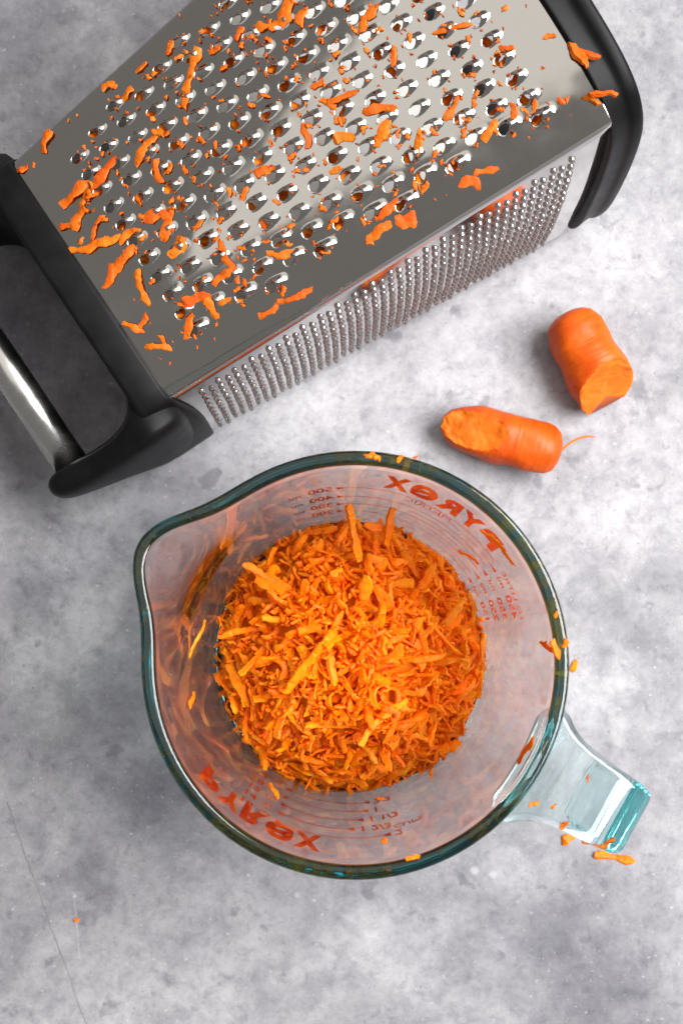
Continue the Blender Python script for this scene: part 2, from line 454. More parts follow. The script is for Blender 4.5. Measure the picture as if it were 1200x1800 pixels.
# punched top sheet with raised teeth and real openings
DU, DV, HR = 0.868, 0.632, 0.153
hole0 = P(562, 446, 7.9)
hu = float(np.dot(hole0 - G0, U)); hv = float(np.dot(hole0 - G0, V))
holes = []
for k in range(-20, 30):
    u = hu + k * DU
    if not (0.95 < u < GL - 1.55): continue
    for j in range(-40, 40):
        v = hv + (j + (0.5 if k % 2 else 0.0)) * DV
        if -half_w(u) + 0.75 < v < half_w(u) - 1.02:
            holes.append((u, v))
CELL = 0.036
nu = int((GL + 0.28) / CELL); nv = int(2 * W1 / CELL)
ug = np.linspace(-0.3, GL - 0.05, nu)
Ug = np.repeat(ug[:, None], nv, 1)
Wg = lerp(W0, W1, Ug / GL)
Tg = np.repeat(np.linspace(0, 1, nv)[None, :], nu, 0)
Vg = (-Wg + E) + Tg * (2 * Wg - 2 * E)
hgt = np.zeros_like(Ug); drop = np.zeros_like(Ug, dtype=bool)
U2, V2 = Ug.copy(), Vg.copy()
inside = np.zeros_like(Ug, dtype=bool)
hr_rng = random.Random(3)
for (u, v) in holes:
    i0 = max(0, int((u - 0.75 - ug[0]) / CELL)); i1 = min(nu, int((u + 1.0 - ug[0]) / CELL) + 1)
    sl = slice(i0, i1)
    low = sstep(half_w(u) - 1.75, half_w(u) - 1.1, v)          # the last row by the crease stands prouder
    hh = (0.135 + 0.05 * low) * hr_rng.uniform(0.92, 1.08)
    du, dv = Ug[sl] - u, Vg[sl] - v
    d = np.hypot(du, dv)
    m_ = np.abs(d - HR) < CELL * 0.62
    f = np.where(m_, HR / np.maximum(d, 1e-6), 1.0)
    U2[sl] = np.where(m_, u + du * f, U2[sl]); V2[sl] = np.where(m_, v + dv * f, V2[sl])
    inside[sl] |= d < HR * 0.6
    du, dv = U2[sl] - u, V2[sl] - v
    up = np.clip((du + 0.15) / 0.30, 0, 1); up = up * up * (3 - 2 * up)
    dn = np.clip((0.52 + 0.12 * low - du) / (0.36 + 0.12 * low), 0, 1); dn = dn * dn * (3 - 2 * dn)
    wid = 0.20 - 0.07 * np.clip((du - 0.1) / 0.45, 0, 1) + 0.03 * low
    hgt[sl] += hh * up * dn * np.clip(1 - (dv / wid) ** 2, 0, 1) ** 1.6
Tt = (V2 + lerp(W0, W1, U2 / GL)) / (2 * lerp(W0, W1, U2 / GL))
Zg = lerp(ZT0, ZT1, U2 / GL) + TOP_S * 2 * lerp(W0, W1, U2 / GL) * 4 * Tt * (1 - Tt) + hgt
pos = G0[None, None, :] + U2[..., None] * U + V2[..., None] * V
pos[..., 2] += Zg
# the sheet folds over both creases
NC = 10
foldR, foldL = np.zeros((nu, NC, 3)), np.zeros((nu, NC, 3))
for i, u in enumerate(ug):
    w = half_w(u); e = ES / (ztop(u) - ZB)
    for sgn, arr in ((1, foldR), (-1, foldL)):
        pts_ = fold((sgn * (w - E), top_pt(u, w - E)), (sgn * w, ztop(u)), side_pt(u, e, sgn), NC)[1:]
        arr[i] = [gw(u, a, b) for a, b in pts_]
    foldL[i] = foldL[i][::-1]
pos = np.concatenate([foldL, pos, foldR], 1)
pu = np.full((nu, NC), -99.0)
U2 = np.concatenate([pu, U2, pu], 1); V2 = np.concatenate([pu, V2, pu], 1); nv = nv + 2 * NC
idx = np.arange(nu * nv).reshape(nu, nv)
fu, fv = (U2[:-1, :-1] + U2[1:, 1:] + U2[1:, :-1] + U2[:-1, 1:]) / 4, (V2[:-1, :-1] + V2[1:, 1:] + V2[1:, :-1] + V2[:-1, 1:]) / 4
keep = np.ones_like(fu, dtype=bool)
for (u, v) in holes:
    i0 = max(0, int((u - 0.4 - ug[0]) / CELL)); i1 = min(nu - 1, int((u + 0.4 - ug[0]) / CELL) + 1)
    keep[i0:i1] &= np.hypot(fu[i0:i1] - u, fv[i0:i1] - v) > HR * 0.985
q = np.stack([idx[:-1, :-1], idx[:-1, 1:], idx[1:, 1:], idx[1:, :-1]], -1)[keep]
used = np.unique(q); remap = -np.ones(nu * nv, dtype=int); remap[used] = np.arange(len(used))
sheet = mesh_obj('coarse_face', pos.reshape(-1, 3)[used], remap[q], [M_STEEL, M_STEEL_IN], grater)
if sheet.data.polygons[0].normal.z < 0: sheet.data.flip_normals()
so = sheet.modifiers.new('thickness', 'SOLIDIFY'); so.thickness = 0.0005; so.offset = -1; so.material_offset = 1

# fine rasp: small pointed teeth punched out of the side that faces the jug
rv, rf = [], []
def rasp_tooth(c, n, a, b, r, h):
    base = len(rv); k = 8
    for ring, (rr, hh) in enumerate(((r, -0.01), (r * .72, h * .55), (r * .34, h), (r * .2, h * .35))):
        for i in range(k):
            an = 2 * math.pi * i / k
            lift = 0.35 * h * max(0, math.cos(an)) if ring == 2 else 0
            rv.append(c + a * math.cos(an) * rr + b * math.sin(an) * rr + n * (hh + lift) + (a * .25 * r if ring >= 1 else 0))
    for ring in range(3):
        for i in range(k):
            i2 = (i + 1) % k
            rf.append((base + ring * k + i, base + ring * k + i2, base + (ring + 1) * k + i2, base + (ring + 1) * k + i))
    rf.append(tuple(base + 3 * k + i for i in range(k)))
rows = 0
for c in range(0, 60):
    u = 1.05 + c * 0.30
    if u > GL - 0.95: break
    h = ztop(u) - ZB
    # arc length down the side from the crease
    ts = np.linspace(0, 1, 200); pp = np.array([side_pt(u, t, 1) for t in ts])
    al = np.concatenate([[0], np.cumsum(np.linalg.norm(np.diff(pp, axis=0), axis=1))])
    s = 1.05 + (0.25 if c % 2 else 0.0)
    while s < al[-1] - 0.5:
        t = float(np.interp(s, al, ts))
        a0 = np.array(side_pt(u, t - .01, 1)); a1 = np.array(side_pt(u, t + .01, 1)); mid_ = np.array(side_pt(u, t, 1))
        tg = (a1 - a0); tg /= np.linalg.norm(tg)
        n2 = np.array([-tg[1], tg[0]]);  n2 = n2 if n2[0] > 0 else -n2
        n3 = V * n2[0] + np.array([0, 0, n2[1]]); t3 = V * tg[0] + np.array([0, 0, tg[1]])
        jx = rnd.uniform(-.012, .012)
        rasp_tooth(gw(u + jx, *mid_), n3, U * -1.0, t3, 0.132, 0.10 * rnd.uniform(.85, 1.1))
        s += 0.50
rasp = mesh_obj('rasp_teeth', rv, rf, M_TEETH, grater)
tag(rasp, kind='stuff'); fix_normals(rasp)

# black base frame round the wide end
def sweep_ring(name, prof, u_of, mat):
    vs = []; nsec = None
    for (du, off) in prof:
        s0, _ = section(u_of(du))
        s0 = smooth_sec(resample(s0), int(22 + 8 * sstep(.2, .8, du)))
        so_ = offset_sec(s0, off)
        nsec = len(so_)
        for k, (a, b) in enumerate(so_):
            vs.append((du, a, b, k))
    return vs, nsec
prof = [(-0.10, -0.06), (-0.10, 0.22), (-0.06, 0.26), (0.02, 0.26), (0.10, 0.25), (0.18, 0.235), (0.42, 0.23), (0.56, 0.25), (0.66, 0.34), (0.72, 0.37), (0.88, 0.40), (1.0, 0.38), (1.07, 0.31), (1.09, 0.15), (1.09, -0.1), (0.95, -0.2), (0.3, -0.2), (-0.05, -0.12)]
vs, nsec = sweep_ring('base_frame', prof, lambda d: GL, M_BLACK)
bf_v = []
for (du, a, b, k) in vs:
    zz = max(b, 0.02)
    bf_v.append(gw(GL + du, a, zz))
bf = mesh_obj('base_frame', bf_v, grid_faces(len(prof), nsec, True, True), M_BLACK, grater); fix_normals(bf)
bv = bf.modifiers.new('round', 'SUBSURF'); bv.levels = 1; bv.render_levels = 1

# black collar round the narrow end; its edge reaches further along the middle of each side
sec0, _ = section(0.0)
hmid = (ZT0 + ZB) / 2
cprof = [(0.06, -0.05, 1), (0.07, 0.09, 1), (0.03, 0.13, 1), (-0.06, 0.15, .9), (-0.45, 0.15, 0), (-0.82, 0.14, 0), (-0.93, 0.11, 0), (-0.97, 0.04, 0), (-0.98, -0.08, 0)]
cv = []
for (du, off, k_) in cprof:
    so_ = offset_sec(sec0, off)
    for (a, b) in so_:
        side = sstep(W0 * 0.99, W0 + 0.75, abs(a))
        cv.append(gw(du + k_ * 0.62 * side, a, max(b, 0.03)))
ns0 = len(sec0)
cf = grid_faces(len(cprof), ns0, False, True)
cv.append(gw(-0.96, 0, hmid)); cc = len(cv) - 1
for k in range(ns0):
    cf.append(((len(cprof) - 1) * ns0 + k, (len(cprof) - 1) * ns0 + (k + 1) % ns0, cc))
collar = mesh_obj('collar', cv, cf, M_BLACK, grater); fix_normals(collar)

# two arms and the steel tube handle
def arm(sgn):
    st = [  # u, inner v, outer v, z low, z high
        (0.30, W0 - 0.80, W0 + 0.78, 0.35, 5.6), (-0.05, W0 - 0.90, W0 + 0.86, 0.25, 5.95), (-0.50, W0 - 0.95, W0 + 0.92, 0.2, 6.15), (-0.84, W0 - 0.98, W0 + 0.94, 0.2, 6.22), (-0.97, W0 - 0.95, W0 + 0.94, 0.22, 6.22), (-1.10, W0 - 0.62, W0 + 0.94, 0.26, 6.18), (-1.3, W0 - 0.38, W0 + 0.93, 0.34, 6.08), (-1.6, W0 - 0.24, W0 + 0.90, 0.55, 5.88), (-2.1, W0 - 0.2, W0 + 0.84, 0.9, 5.5),
        (-2.7, W0 - 0.26, W0 + 0.76, 1.35, 5.05), (-3.4, W0 - 0.36, W0 + 0.66, 1.85, 4.65), (-4.0, W0 - 0.42, W0 + 0.55, 2.25, 4.4), (-4.4, W0 - 0.42, W0 + 0.44, 2.55, 4.2), (-4.65, W0 - 0.3, W0 + 0.27, 2.85, 3.95), (-4.74, W0 - 0.1, W0 + 0.07, 3.15, 3.65)]
    vs = []; k = 28
    for (u, vi, vo, zl, zh) in st:
        for i in range(k):
            an = 2 * math.pi * i / k
            cx_, sx_ = math.cos(an), math.sin(an)
            kk = sstep(-2.6, -0.9, u)
            px_ = math.copysign(abs(cx_) ** lerp(.62, .30, kk), cx_); pz_ = math.copysign(abs(sx_) ** lerp(.72, .30, kk), sx_)
            v = (vi + vo) / 2 + px_ * (vo - vi) / 2; z = (zl + zh) / 2 + pz_ * (zh - zl) / 2
            vs.append(gw(u, sgn * v, z))
    f = grid_faces(len(st), k, False, True)
    f.append(tuple(range(k))); f.append(tuple((len(st) - 1) * k + i for i in range(k)))
    o = mesh_obj('arm', vs, f, M_BLACK, grater); fix_normals(o)
    sm = o.modifiers.new('round', 'SUBSURF'); sm.levels = 1; sm.render_levels = 1
    return o
arm(1); arm(-1)
tv, k = [], 40
for v in (-W0 + 0.2, W0 - 0.2):
    for i in range(k):
        an = 2 * math.pi * i / k
        tv.append(gw(-3.72 + 0.57 * math.cos(an), v, 3.4 + 0.57 * math.sin(an)))
tube = mesh_obj('handle', tv, grid_faces(2, k, False, True) + [tuple(range(k)), tuple(range(k, 2 * k))], M_STEEL2, grater); fix_normals(tube)
tube.data.polygons[-1].use_smooth = False; tube.data.polygons[-2].use_smooth = False

# ------------------------------------------------------------------ glass measuring jug
JZ = 10.0
JC = P(625, 1165, JZ - 0.2); JC = np.array([JC[0], JC[1], 0.0])
SP = math.radians(151); HA = math.radians(-30.0)
def adiff(a, b): return (a - b + math.pi) % (2 * math.pi) - math.pi
R_OUT = [(0.15, 3.7), (0.05, 3.9), (0.0, 4.05), (0.02, 4.2), (0.10, 4.40), (0.25, 4.55), (0.5, 4.66), (1.0, 4.76), (9.5, 5.755), (9.7, 5.80), (9.84, 5.835), (9.93, 5.835), (9.985, 5.79), (10.0, 5.73)]
R_IN = [(10.0, 5.57), (9.985, 5.50), (9.93, 5.46), (9.8, 5.435), (1.4, 4.37), (0.85, 4.1), (0.62, 3.6), (0.58, 2.0)]
def spout(az, z):
    d = abs(math.degrees(adiff(az, SP)))
    g = math.exp(-(d / 13.5) ** 2.0)
    return 0.98 * g * sstep(5.6, 10.2, z) ** 1.5 * 1.03
def wall_r(az, z, tab):
    zs = [t[0] for t in tab]; rs = [t[1] for t in tab]
    if tab is R_OUT: zs, rs = zs[2:], rs[2:]
    if zs[0] > zs[-1]: zs, rs = zs[::-1], rs[::-1]
    return float(np.interp(z, zs, rs)) + spout(az, z)
NA = 200
def dense(tab, n):
    out = []
    for (z0, r0), (z1, r1) in zip(tab[:-1], tab[1:]):
        k = max(1, int(abs(z1 - z0) / n))
        for i in range(k): out.append((lerp(z0, z1, i / k), lerp(r0, r1, i / k)))
    out.append(tab[-1]); return out
prof = dense(R_OUT, 0.5) + dense(R_IN, 0.5)
jv = []
for (z, r) in prof:
    for i in range(NA):
        az = 2 * math.pi * i / NA
        rr = r + spout(az, z); dip = 0.16 * math.exp(-(math.degrees(adiff(az, SP)) / 9) ** 2) * sstep(9, 10, z)
        jv.append(JC + np.array([rr * math.cos(az), rr * math.sin(az), z - dip + 0.01]))
jf = grid_faces(len(prof), NA, False, True)
jv.append(JC + np.array([0, 0, 0.17])); jv.append(JC + np.array([0, 0, 0.59]))
for i in range(NA):
    jf.append((i, (i + 1) % NA, len(jv) - 2))
    jf.append(((len(prof) - 1) * NA + i, (len(prof) - 1) * NA + (i + 1) % NA, len(jv) - 1))
jug = empty('measuring_jug', JC)
tag(jug, 'clear glass measuring jug with red printed scale and teal rim, holding grated carrot', 'measuring jug')
body = mesh_obj('jug_body', jv, jf, M_GLASS, jug); fix_normals(body)

# handle: a wide strap leaving the wall under the rim and bending down
hd = np.array([math.cos(HA), math.sin(HA), 0]); hs = np.array([-math.sin(HA), math.cos(HA), 0])
path = [(5.80, 8.80, 4.1, 1.1), (5.98, 8.87, 3.5, .98), (6.25, 8.95, 2.95, .85), (6.6, 9.02, 2.6, .76), (7.1, 9.07, 2.4, .70), (7.7, 9.10, 2.28, .70), (8.2, 9.08, 2.18, .72), (8.6, 8.88, 2.1, .75), (8.86, 8.40, 2.05, .78), (8.95, 7.6, 2.0, .78), (8.93, 6.4, 2.0, .76), (8.8, 5.2, 2.0, .74), (8.62, 4.0, 2.0, .72), (8.5, 3.1, 1.95, .7), (8.46, 2.7, 1.8, .62)]
hv_, k = [], 36
for i, (r, z, wd, th) in enumerate(path):
    a = path[max(0, i - 1)]; b = path[min(len(path) - 1, i + 1)]
    t = np.array([b[0] - a[0], b[1] - a[1]]); t /= np.linalg.norm(t); n = np.array([-t[1], t[0]])
    for j in range(k):
        an = 2 * math.pi * j / k; c_, s_ = math.cos(an), math.sin(an)
        cr_ = th * .36; q4 = (j * 4 // k); f4 = (j * 4 / k) - q4            # rounded rectangle
        sx_, sy_ = ((1, 1), (-1, 1), (-1, -1), (1, -1))[q4]
        a4 = (q4 + min(1, max(0, (f4 - .1) / .8))) * math.pi / 2
        pw = sx_ * (wd / 2 - cr_) + cr_ * math.cos(a4); pt = sy_ * (th / 2 - cr_) + cr_ * math.sin(a4)
        rr, zz = r + n[0] * pt, z + n[1] * pt
        if i == 0:
            az = HA + math.atan2(pw, r); rw = wall_r(az, zz, R_OUT) + 0.012
            hv_.append(JC + np.array([rw * math.cos(az), rw * math.sin(az), zz]))
        else:
            hv_.append(JC + hd * rr + hs * pw + np.array([0, 0, zz]))
hf = grid_faces(len(path), k, False, True) + [tuple(range(k)), tuple((len(path) - 1) * k + j for j in range(k))]
handle = mesh_obj('handle', hv_, hf, M_GLASS, jug); fix_normals(handle)
sm = handle.modifiers.new('round', 'SUBSURF'); sm.levels = 2; sm.render_levels = 2

# red print on the outside of the wall
def wall_point(az, s, off=0.006):
    """s = height on the wall in cm"""
    r = wall_r(az, s, R_OUT) + off
    return JC + np.array([r * math.cos(az), r * math.sin(az), s])
def az_of(px, py):
    """azimuth and height on the outer wall of what the photograph shows at (px, py)"""
    d = ray(px, py)
    for t in np.linspace(36, 49, 1400):
        q_ = CAM + d * t; rel = q_ - JC
        az = math.atan2(rel[1], rel[0])
        if q_[2] < 9.4 and math.hypot(rel[0], rel[1]) > wall_r(az, max(q_[2], 0.3), R_OUT): 
            return az, q_[2]
        if q_[2] < 0.2: break
    return az, max(q_[2], 0.3)
def text_mesh(body_, size, bold=0.0, xs=1.0, shear=0.0):
    cu = bpy.data.curves.new('t', 'FONT'); cu.body = body_; cu.size = size; cu.offset = bold; cu.align_x = 'LEFT'; cu.shear = shear
    cu.resolution_u = 4
    ob = bpy.data.objects.new('t', cu); COL.objects.link(ob)
    dg = bpy.context.evaluated_depsgraph_get(); dg.update()
    me = ob.evaluated_get(dg).to_mesh()
    bm = bmesh.new(); bm.from_mesh(me)
    bmesh.ops.triangulate(bm, faces=bm.faces)
    for _ in range(2):
        long_e = [e for e in bm.edges if e.calc_length() > 0.18]
        if not long_e: break
        bmesh.ops.subdivide_edges(bm, edges=long_e, cuts=1)
    bmesh.ops.triangulate(bm, faces=bm.faces)
    vs = [(v.co.x * xs, v.co.y) for v in bm.verts]; bm.verts.index_update()
    fs = [tuple(v.index for v in f.verts) for f in bm.faces]
    bm.free(); bpy.data.objects.remove(ob); bpy.data.curves.remove(cu)
    return vs, fs
class Print:
    def __init__(s): s.v, s.f = [], []
    def text(s, body_, az, z, size, bold=0.0, xs=1.0, anchor='L'):
        vs, fs = text_mesh(body_, size, bold, xs)
        w = max(x for x, y in vs); x0 = {'L': 0, 'C': -w / 2, 'R': -w}[anchor]
        b = len(s.v)
        for x, y in vs:
            zz = z + y * 0.996
            s.v.append(wall_point(az + (x + x0) / 5.4, zz))
        s.f += [tuple(b + i for i in f) for f in fs]
        return w
    def line(s, a0, a1, z, th=0.065):
        b = len(s.v); n = max(2, int(abs(a1 - a0) / 0.03))
        for i in range(n + 1):
            a = lerp(a0, a1, i / n)
            s.v += [wall_point(a, z - th / 2), wall_point(a, z + th / 2)]
        s.f += [(b + 2 * i, b + 2 * i + 2, b + 2 * i + 3, b + 2 * i + 1) for i in range(n)]
    def tri(s, az, z, d, sz=0.16):
        b = len(s.v)
        s.v += [wall_point(az, z + sz), wall_point(az, z - sz), wall_point(az + d * sz * 1.3 / 5.4, z)]
        s.f += [(b, b + 1, b + 2)]
    def poly(s, az, z, pts):
        pass
    def build(s, name):
        return mesh_obj(name, s.v, s.f, M_RED, jug, smooth=False)
# brand lettering, both sides
for (pa, pb) in (((868, 965), (672, 842)), ((372, 1335), (565, 1480))):
    (a0, z0), (a1, z1) = az_of(*pa), az_of(*pb)
    lg = Print()
    span = abs(adiff(a1, a0)) * 5.4
    xpos, cells = 0.0, []
    for ch, wd in (('P', .92), ('Y', .98), ('R', .96), ('e', 1.08), ('X', 1.0)):
        vs, fs = text_mesh(ch, 1.3, 0.04 if ch == 'e' else 0.075)
        x0, x1 = min(x for x, y in vs), max(x for x, y in vs); y0, y1 = min(y for x, y in vs), max(y for x, y in vs)
        cells.append((xpos, wd, [((x - x0) / (x1 - x0), (y - y0) / (y1 - y0)) for x, y in vs], fs)); xpos += wd + .04
    for (xp, wd, vs, fs) in cells:
        b = len(lg.v)
        for x, y in vs: lg.v.append(wall_point(a0 + (xp + x * wd) / xpos * adiff(a1, a0), 7.0 + y * 1.62))
        lg.f += [tuple(b + i for i in f) for f in fs]
    lg.text('®', a1 + 0.02, 8.3, 0.24)
    o = lg.build('printed_logo')
# metric scale
mt_ = Print()
azL, _ = az_of(600, 880); azR, _ = az_of(830, 1010)
for i, (n, z) in enumerate((('500', 6.6), ('400', 5.4), ('300', 4.3), ('200', 3.2))):
    mt_.line(azR - 0.02 + 0.05, azL, z); mt_.tri(azL - 0.02, z, -1) if False else mt_.tri(azL + 0.035, z, -1, .2)
    w = mt_.text(n, azL + 0.06, z - 0.28, 0.82, 0.018, 0.66)
    mt_.text('ml', azL + 0.06 + (w + 0.22) / 5.4, z - 0.26, 0.62, 0.004, 0.7)
for i, (n, z) in enumerate((('450', 6.0), ('350', 4.85), ('250', 3.75), ('150', 2.6))):
    mt_.line(azR + 0.0, azL - 0.42, z, 0.05); mt_.tri(azR - 0.035, z, 1, .2)
    w = mt_.text('ml', azR - 0.07, z - 0.26, 0.62, 0.004, 0.7, 'R')
    mt_.text(n, azR - 0.07 - (w + 0.25) / 5.4, z - 0.28, 0.82, 0.018, 0.66, 'R')
mt_.text('METRIC', (azL + azR) / 2, 6.08, 0.62, 0.0, 0.8, 'C')
mt_.text('1/2 LITRE', azR - 0.05, 6.5, 0.6, 0.0, 0.7, 'R')
mt_.build('printed_metric_scale')
# cup scale
cp = Print()
azA, _ = az_of(500, 1420); azB, _ = az_of(640, 1450)
for (n, z, sh) in (('2', 6.9, 0.10), ('1 2/3', 5.95, -0.10), ('1 1/3', 4.95, -0.04), ('1', 3.95, 0.0), ('2/3', 2.95, 0.02)):
    cp.line(azA, azB + sh, z); cp.tri(azB + sh + 0.035, z, -1, .2)
    cp.text(n, azB + sh + 0.06, z - 0.28, 0.78, 0.018, 0.66)
cp.text('CUPS', azB + 0.16, 6.05, 0.55, 0.008, 0.75)
for (n, z) in (('16', 6.9), ('14', 5.95), ('12', 4.95), ('10', 3.95), ('8', 2.95)):
    cp.tri(azA - 0.035, z, 1, .2)
    w = cp.text('oz', azA - 0.07, z - 0.24, 0.6, 0.01, 0.7, 'R')
    cp.text(n, azA - 0.07 - (w + 0.22) / 5.4, z - 0.28, 0.78, 0.018, 0.66, 'R')
cp.build('printed_cup_scale')

# ------------------------------------------------------------------ carrot shreds
def shred_geo(ln, wd, th, bend, twist, seed, fray=0.28, side_bend=0.0):
    """A ragged curved sliver, lying along x in its own space (cm)."""
    r = random.Random(seed); n = max(8, int(ln / 0.075)); 
    vs = []
    ph = r.uniform(0, 6); e0 = r.uniform(.5, .95); e1 = r.uniform(.3, .9); ph2 = r.uniform(0, 6); wv = min(.035, ln * .025)
    for i in range(n):
        t = i / (n - 1); x = (t - .5) * ln
        tp = min(1.0, e0 + 5.0 * t) * min(1.0, e1 + 3.2 * (1 - t)) * (0.84 + 0.16 * math.sin(ph + t * 9))
        wl = wd / 2 * tp * (1 + fray * (1.7 * noise.noise(Vector((x * 3.5, seed * 1.37, 0))) + r.uniform(-.22, .22)))
        wr = wd / 2 * tp * (1 + fray * (1.7 * noise.noise(Vector((x * 3.5, seed * 1.37, 9.3))) + r.uniform(-.22, .22)))
        hh = th / 2 * (0.55 + 0.45 * tp) * r.uniform(.8, 1.2)
        zc_ = -bend * (2 * t - 1) ** 2 + bend * .35 + wv * math.sin(ph2 + t * 6.5) + r.uniform(-.018, .018)
        yc_ = side_bend * (2 * t - 1) ** 2 + wv * .8 * math.sin(ph + t * 5.0) + r.uniform(-.02, .02)
        tw = twist * (t - .5)
        ct, st_ = math.cos(tw), math.sin(tw)
        jag = r.uniform(-.03, .03)
        for (yy, zz) in ((-wl, -hh * .5), (-wl * .4, -hh * .9), (wr * .5, -hh * .9), (wr, -hh * .2), (wr * .72, hh * .7), (-wl * .55, hh * 1.1)):
            vs.append((x + jag * (1 if yy > 0 else -1), yc_ + yy * ct - zz * st_, zc_ + yy * st_ + zz * ct))
    f = grid_faces(n, 6, False, True)
    f.append(tuple(range(5, -1, -1))); f.append(tuple((n - 1) * 6 + j for j in range(6)))
    return vs, f
def shred_obj(name, loc, rot3, ln, wd, th, bend, twist, seed, mat=None, **kw):
    vs, f = shred_geo(ln, wd, th, bend, twist, seed, **kw)
    me = bpy.data.meshes.new(name)
    me.from_pydata([(x * CM, y * CM, z * CM) for x, y, z in vs], [], f); me.update()
    me.polygons.foreach_set('use_smooth', [True] * len(me.polygons)); me.set_sharp_from_angle(angle=math.radians(38))
    me.materials.append(mat or M_CARROT)
    o = bpy.data.objects.new(name, me); COL.objects.link(o)
    mw = rot3.to_4x4(); mw.translation = Vector(loc) * CM
    o.matrix_world = mw
    return o
def frame_from(xdir, nrm):
    n = Vector(nrm).normalized(); x = Vector(xdir); x = (x - n * x.dot(n)).normalized(); y = n.cross(x)
    return Matrix((x, y, n)).transposed()

def grater_hit(px, py):
    z = 8.0
    for _ in range(12):
        q_ = P(px, py, z); u = float(np.dot(q_ - G0, U)); v = float(np.dot(q_ - G0, V)); z = top_pt(min(max(u, -.2), GL), min(max(v, -half_w(u)), half_w(u)))
    w = half_w(u); t = (v + w) / (2 * w)
    slope = TOP_S * 4 * (1 - 2 * t)
    n = np.array([0, 0, 1.0]) - V * slope - U * ((ZT1 - ZT0) / GL)
    return P(px, py, z), n / np.linalg.norm(n)

G_SHARED = 'short ragged orange carrot shred stuck among the punched holes of the steel grater'
GRP_G = 'carrot shreds stuck on the grater'
on_grater = [  # px, py, angle, length px, width px, label
 (81, 249, 75, 42, 17, 'small carrot shred near the top left edge of the grater, closest to the handle end'),
 (40, 299, 12, 23, 12, 'tiny carrot shred lying right against the black collar at the upper left'),
 (192, 151, 20, 26, 13, None), (226, 166, 50, 28, 13, None),
 (335, 137, 76, 108, 18, 'longest upright carrot shred on the upper left half of the grater'),
 (260, 258, 48, 76, 17, 'slanting carrot shred just below left of the long upright one on the grater'),
 (185, 306, 47, 70, 18, 'upper of two end to end slanting carrot shreds near the collar'),
 (133, 340, 36, 66, 20, 'lower of two end to end slanting carrot shreds near the collar'),
 (151, 349, 62, 36, 12, None), (124, 396, 8, 40, 16, None), (139, 384, 62, 44, 22, None), (170, 402, 62, 52, 9, None),
 (165, 434, 12, 105, 18, 'long flat lying carrot shred on the grater beside the middle of the collar'),
 (276, 303, -75, 42, 15, None), (299, 298, 70, 20, 10, None), (276, 380, 5, 46, 24, None), (297, 395, 74, 58, 20, None),
 (313, 436, 60, 40, 24, None), (228, 412, 30, 44, 16, None), (215, 462, 50, 74, 19, None), (194, 487, 65, 44, 15, None),
 (248, 507, -70, 64, 16, 'carrot shred standing slantwise between two holes by the lower collar'),
 (236, 574, -25, 40, 13, None), (252, 568, 58, 34, 12, None), (279, 609, -2, 46, 13, 'carrot shred at the lowest left corner of the punched holes'), (288, 600, -72, 26, 11, None),
 (332, 574, 72, 44, 15, None), (345, 526, 18, 52, 23, None), (372, 542, -62, 40, 16, None), (392, 530, 10, 30, 16, None),
 (404, 460, -70, 78, 17, None), (391, 484, 42, 44, 16, None), (476, 546, 40, 44, 15, 'short carrot shred end on to a longer one on the dark strip below the holes'),
 (520, 522, 22, 64, 13, 'slim carrot shred lying alone on the dark plain strip below the holes'),
 (500, 447, 4, 60, 16, None), (664, 406, 32, 52, 20, 'carrot shred at the bottom row of holes, middle of the lower edge'), (681, 370, 44, 52, 15, None), (714, 389, 22, 36, 26, None),
 (853, 300, 16, 44, 13, None), (827, 318, -12, 36, 22, 'broad short carrot shred nearest the bright crease at the right'), (795, 50, 9, 70, 13, 'straight slim carrot shred near the top right of the grater'), (691, 100, 86, 38, 15, None),
 (736, 250, 78, 46, 15, None), (796, 191, 62, 48, 15, None), (672, 234, 60, 52, 19, None), (667, 192, 2, 58, 17, None), (604, 241, 15, 38, 20, None),
 (540, 238, -80, 44, 15, None), (465, 299, 20, 36, 19, None), (602, 172, 22, 60, 13, None), (578, 182, -30, 34, 13, None),
 (503, 24, 65, 50, 27, 'thick clump of carrot at the top edge of the picture on the grater'), (530, 30, 70, 34, 20, None), (470, 48, 8, 40, 18, None),
 (860, 229, 60, 42, 17, None), (903, 198, 88, 32, 17, None), (938, 188, 76, 26, 10, None), (655, 24, 40, 34, 18, None), (640, 44, 80, 28, 14, None),
 (350, 395, 40, 24, 12, None), (430, 340, 70, 26, 12, None), (590, 300, 20, 24, 12, None), (560, 150, 40, 26, 12, None), (745, 330, 60, 24, 11, None), (890, 85, 10, 26, 10, None),
 (420, 60, 60, 26, 13, None), (380, 90, 30, 22, 12, None), (300, 85, 70, 26, 12, None), (250, 120, 40, 24, 10, None), (990, 178, 10, 20, 11, None), (965, 62, -5, 20, 12, None)]
for i, (px, py, an, ln, wd, lab) in enumerate(on_grater):
    q_, n = grater_hit(px, py)
    sc = 1.0 / (F_PX / (CAM[2] - q_[2]))
    a = math.radians(an)
    xd = np.array([math.cos(a), math.sin(a), 0])
    th = 0.042
    lift = 0.055 + 0.03 * rnd.random()
    o = shred_obj('carrot_shred', q_ + n * lift, frame_from(xd, n), ln * sc * 1.05, wd * sc * 0.98, th, rnd.uniform(.0, .04), rnd.uniform(-.3, .3), 100 + i, M_SCRAP, fray=.42, side_bend=rnd.uniform(-.1, .1))
    tag(o, lab or G_SHARED, 'carrot shred', GRP_G)
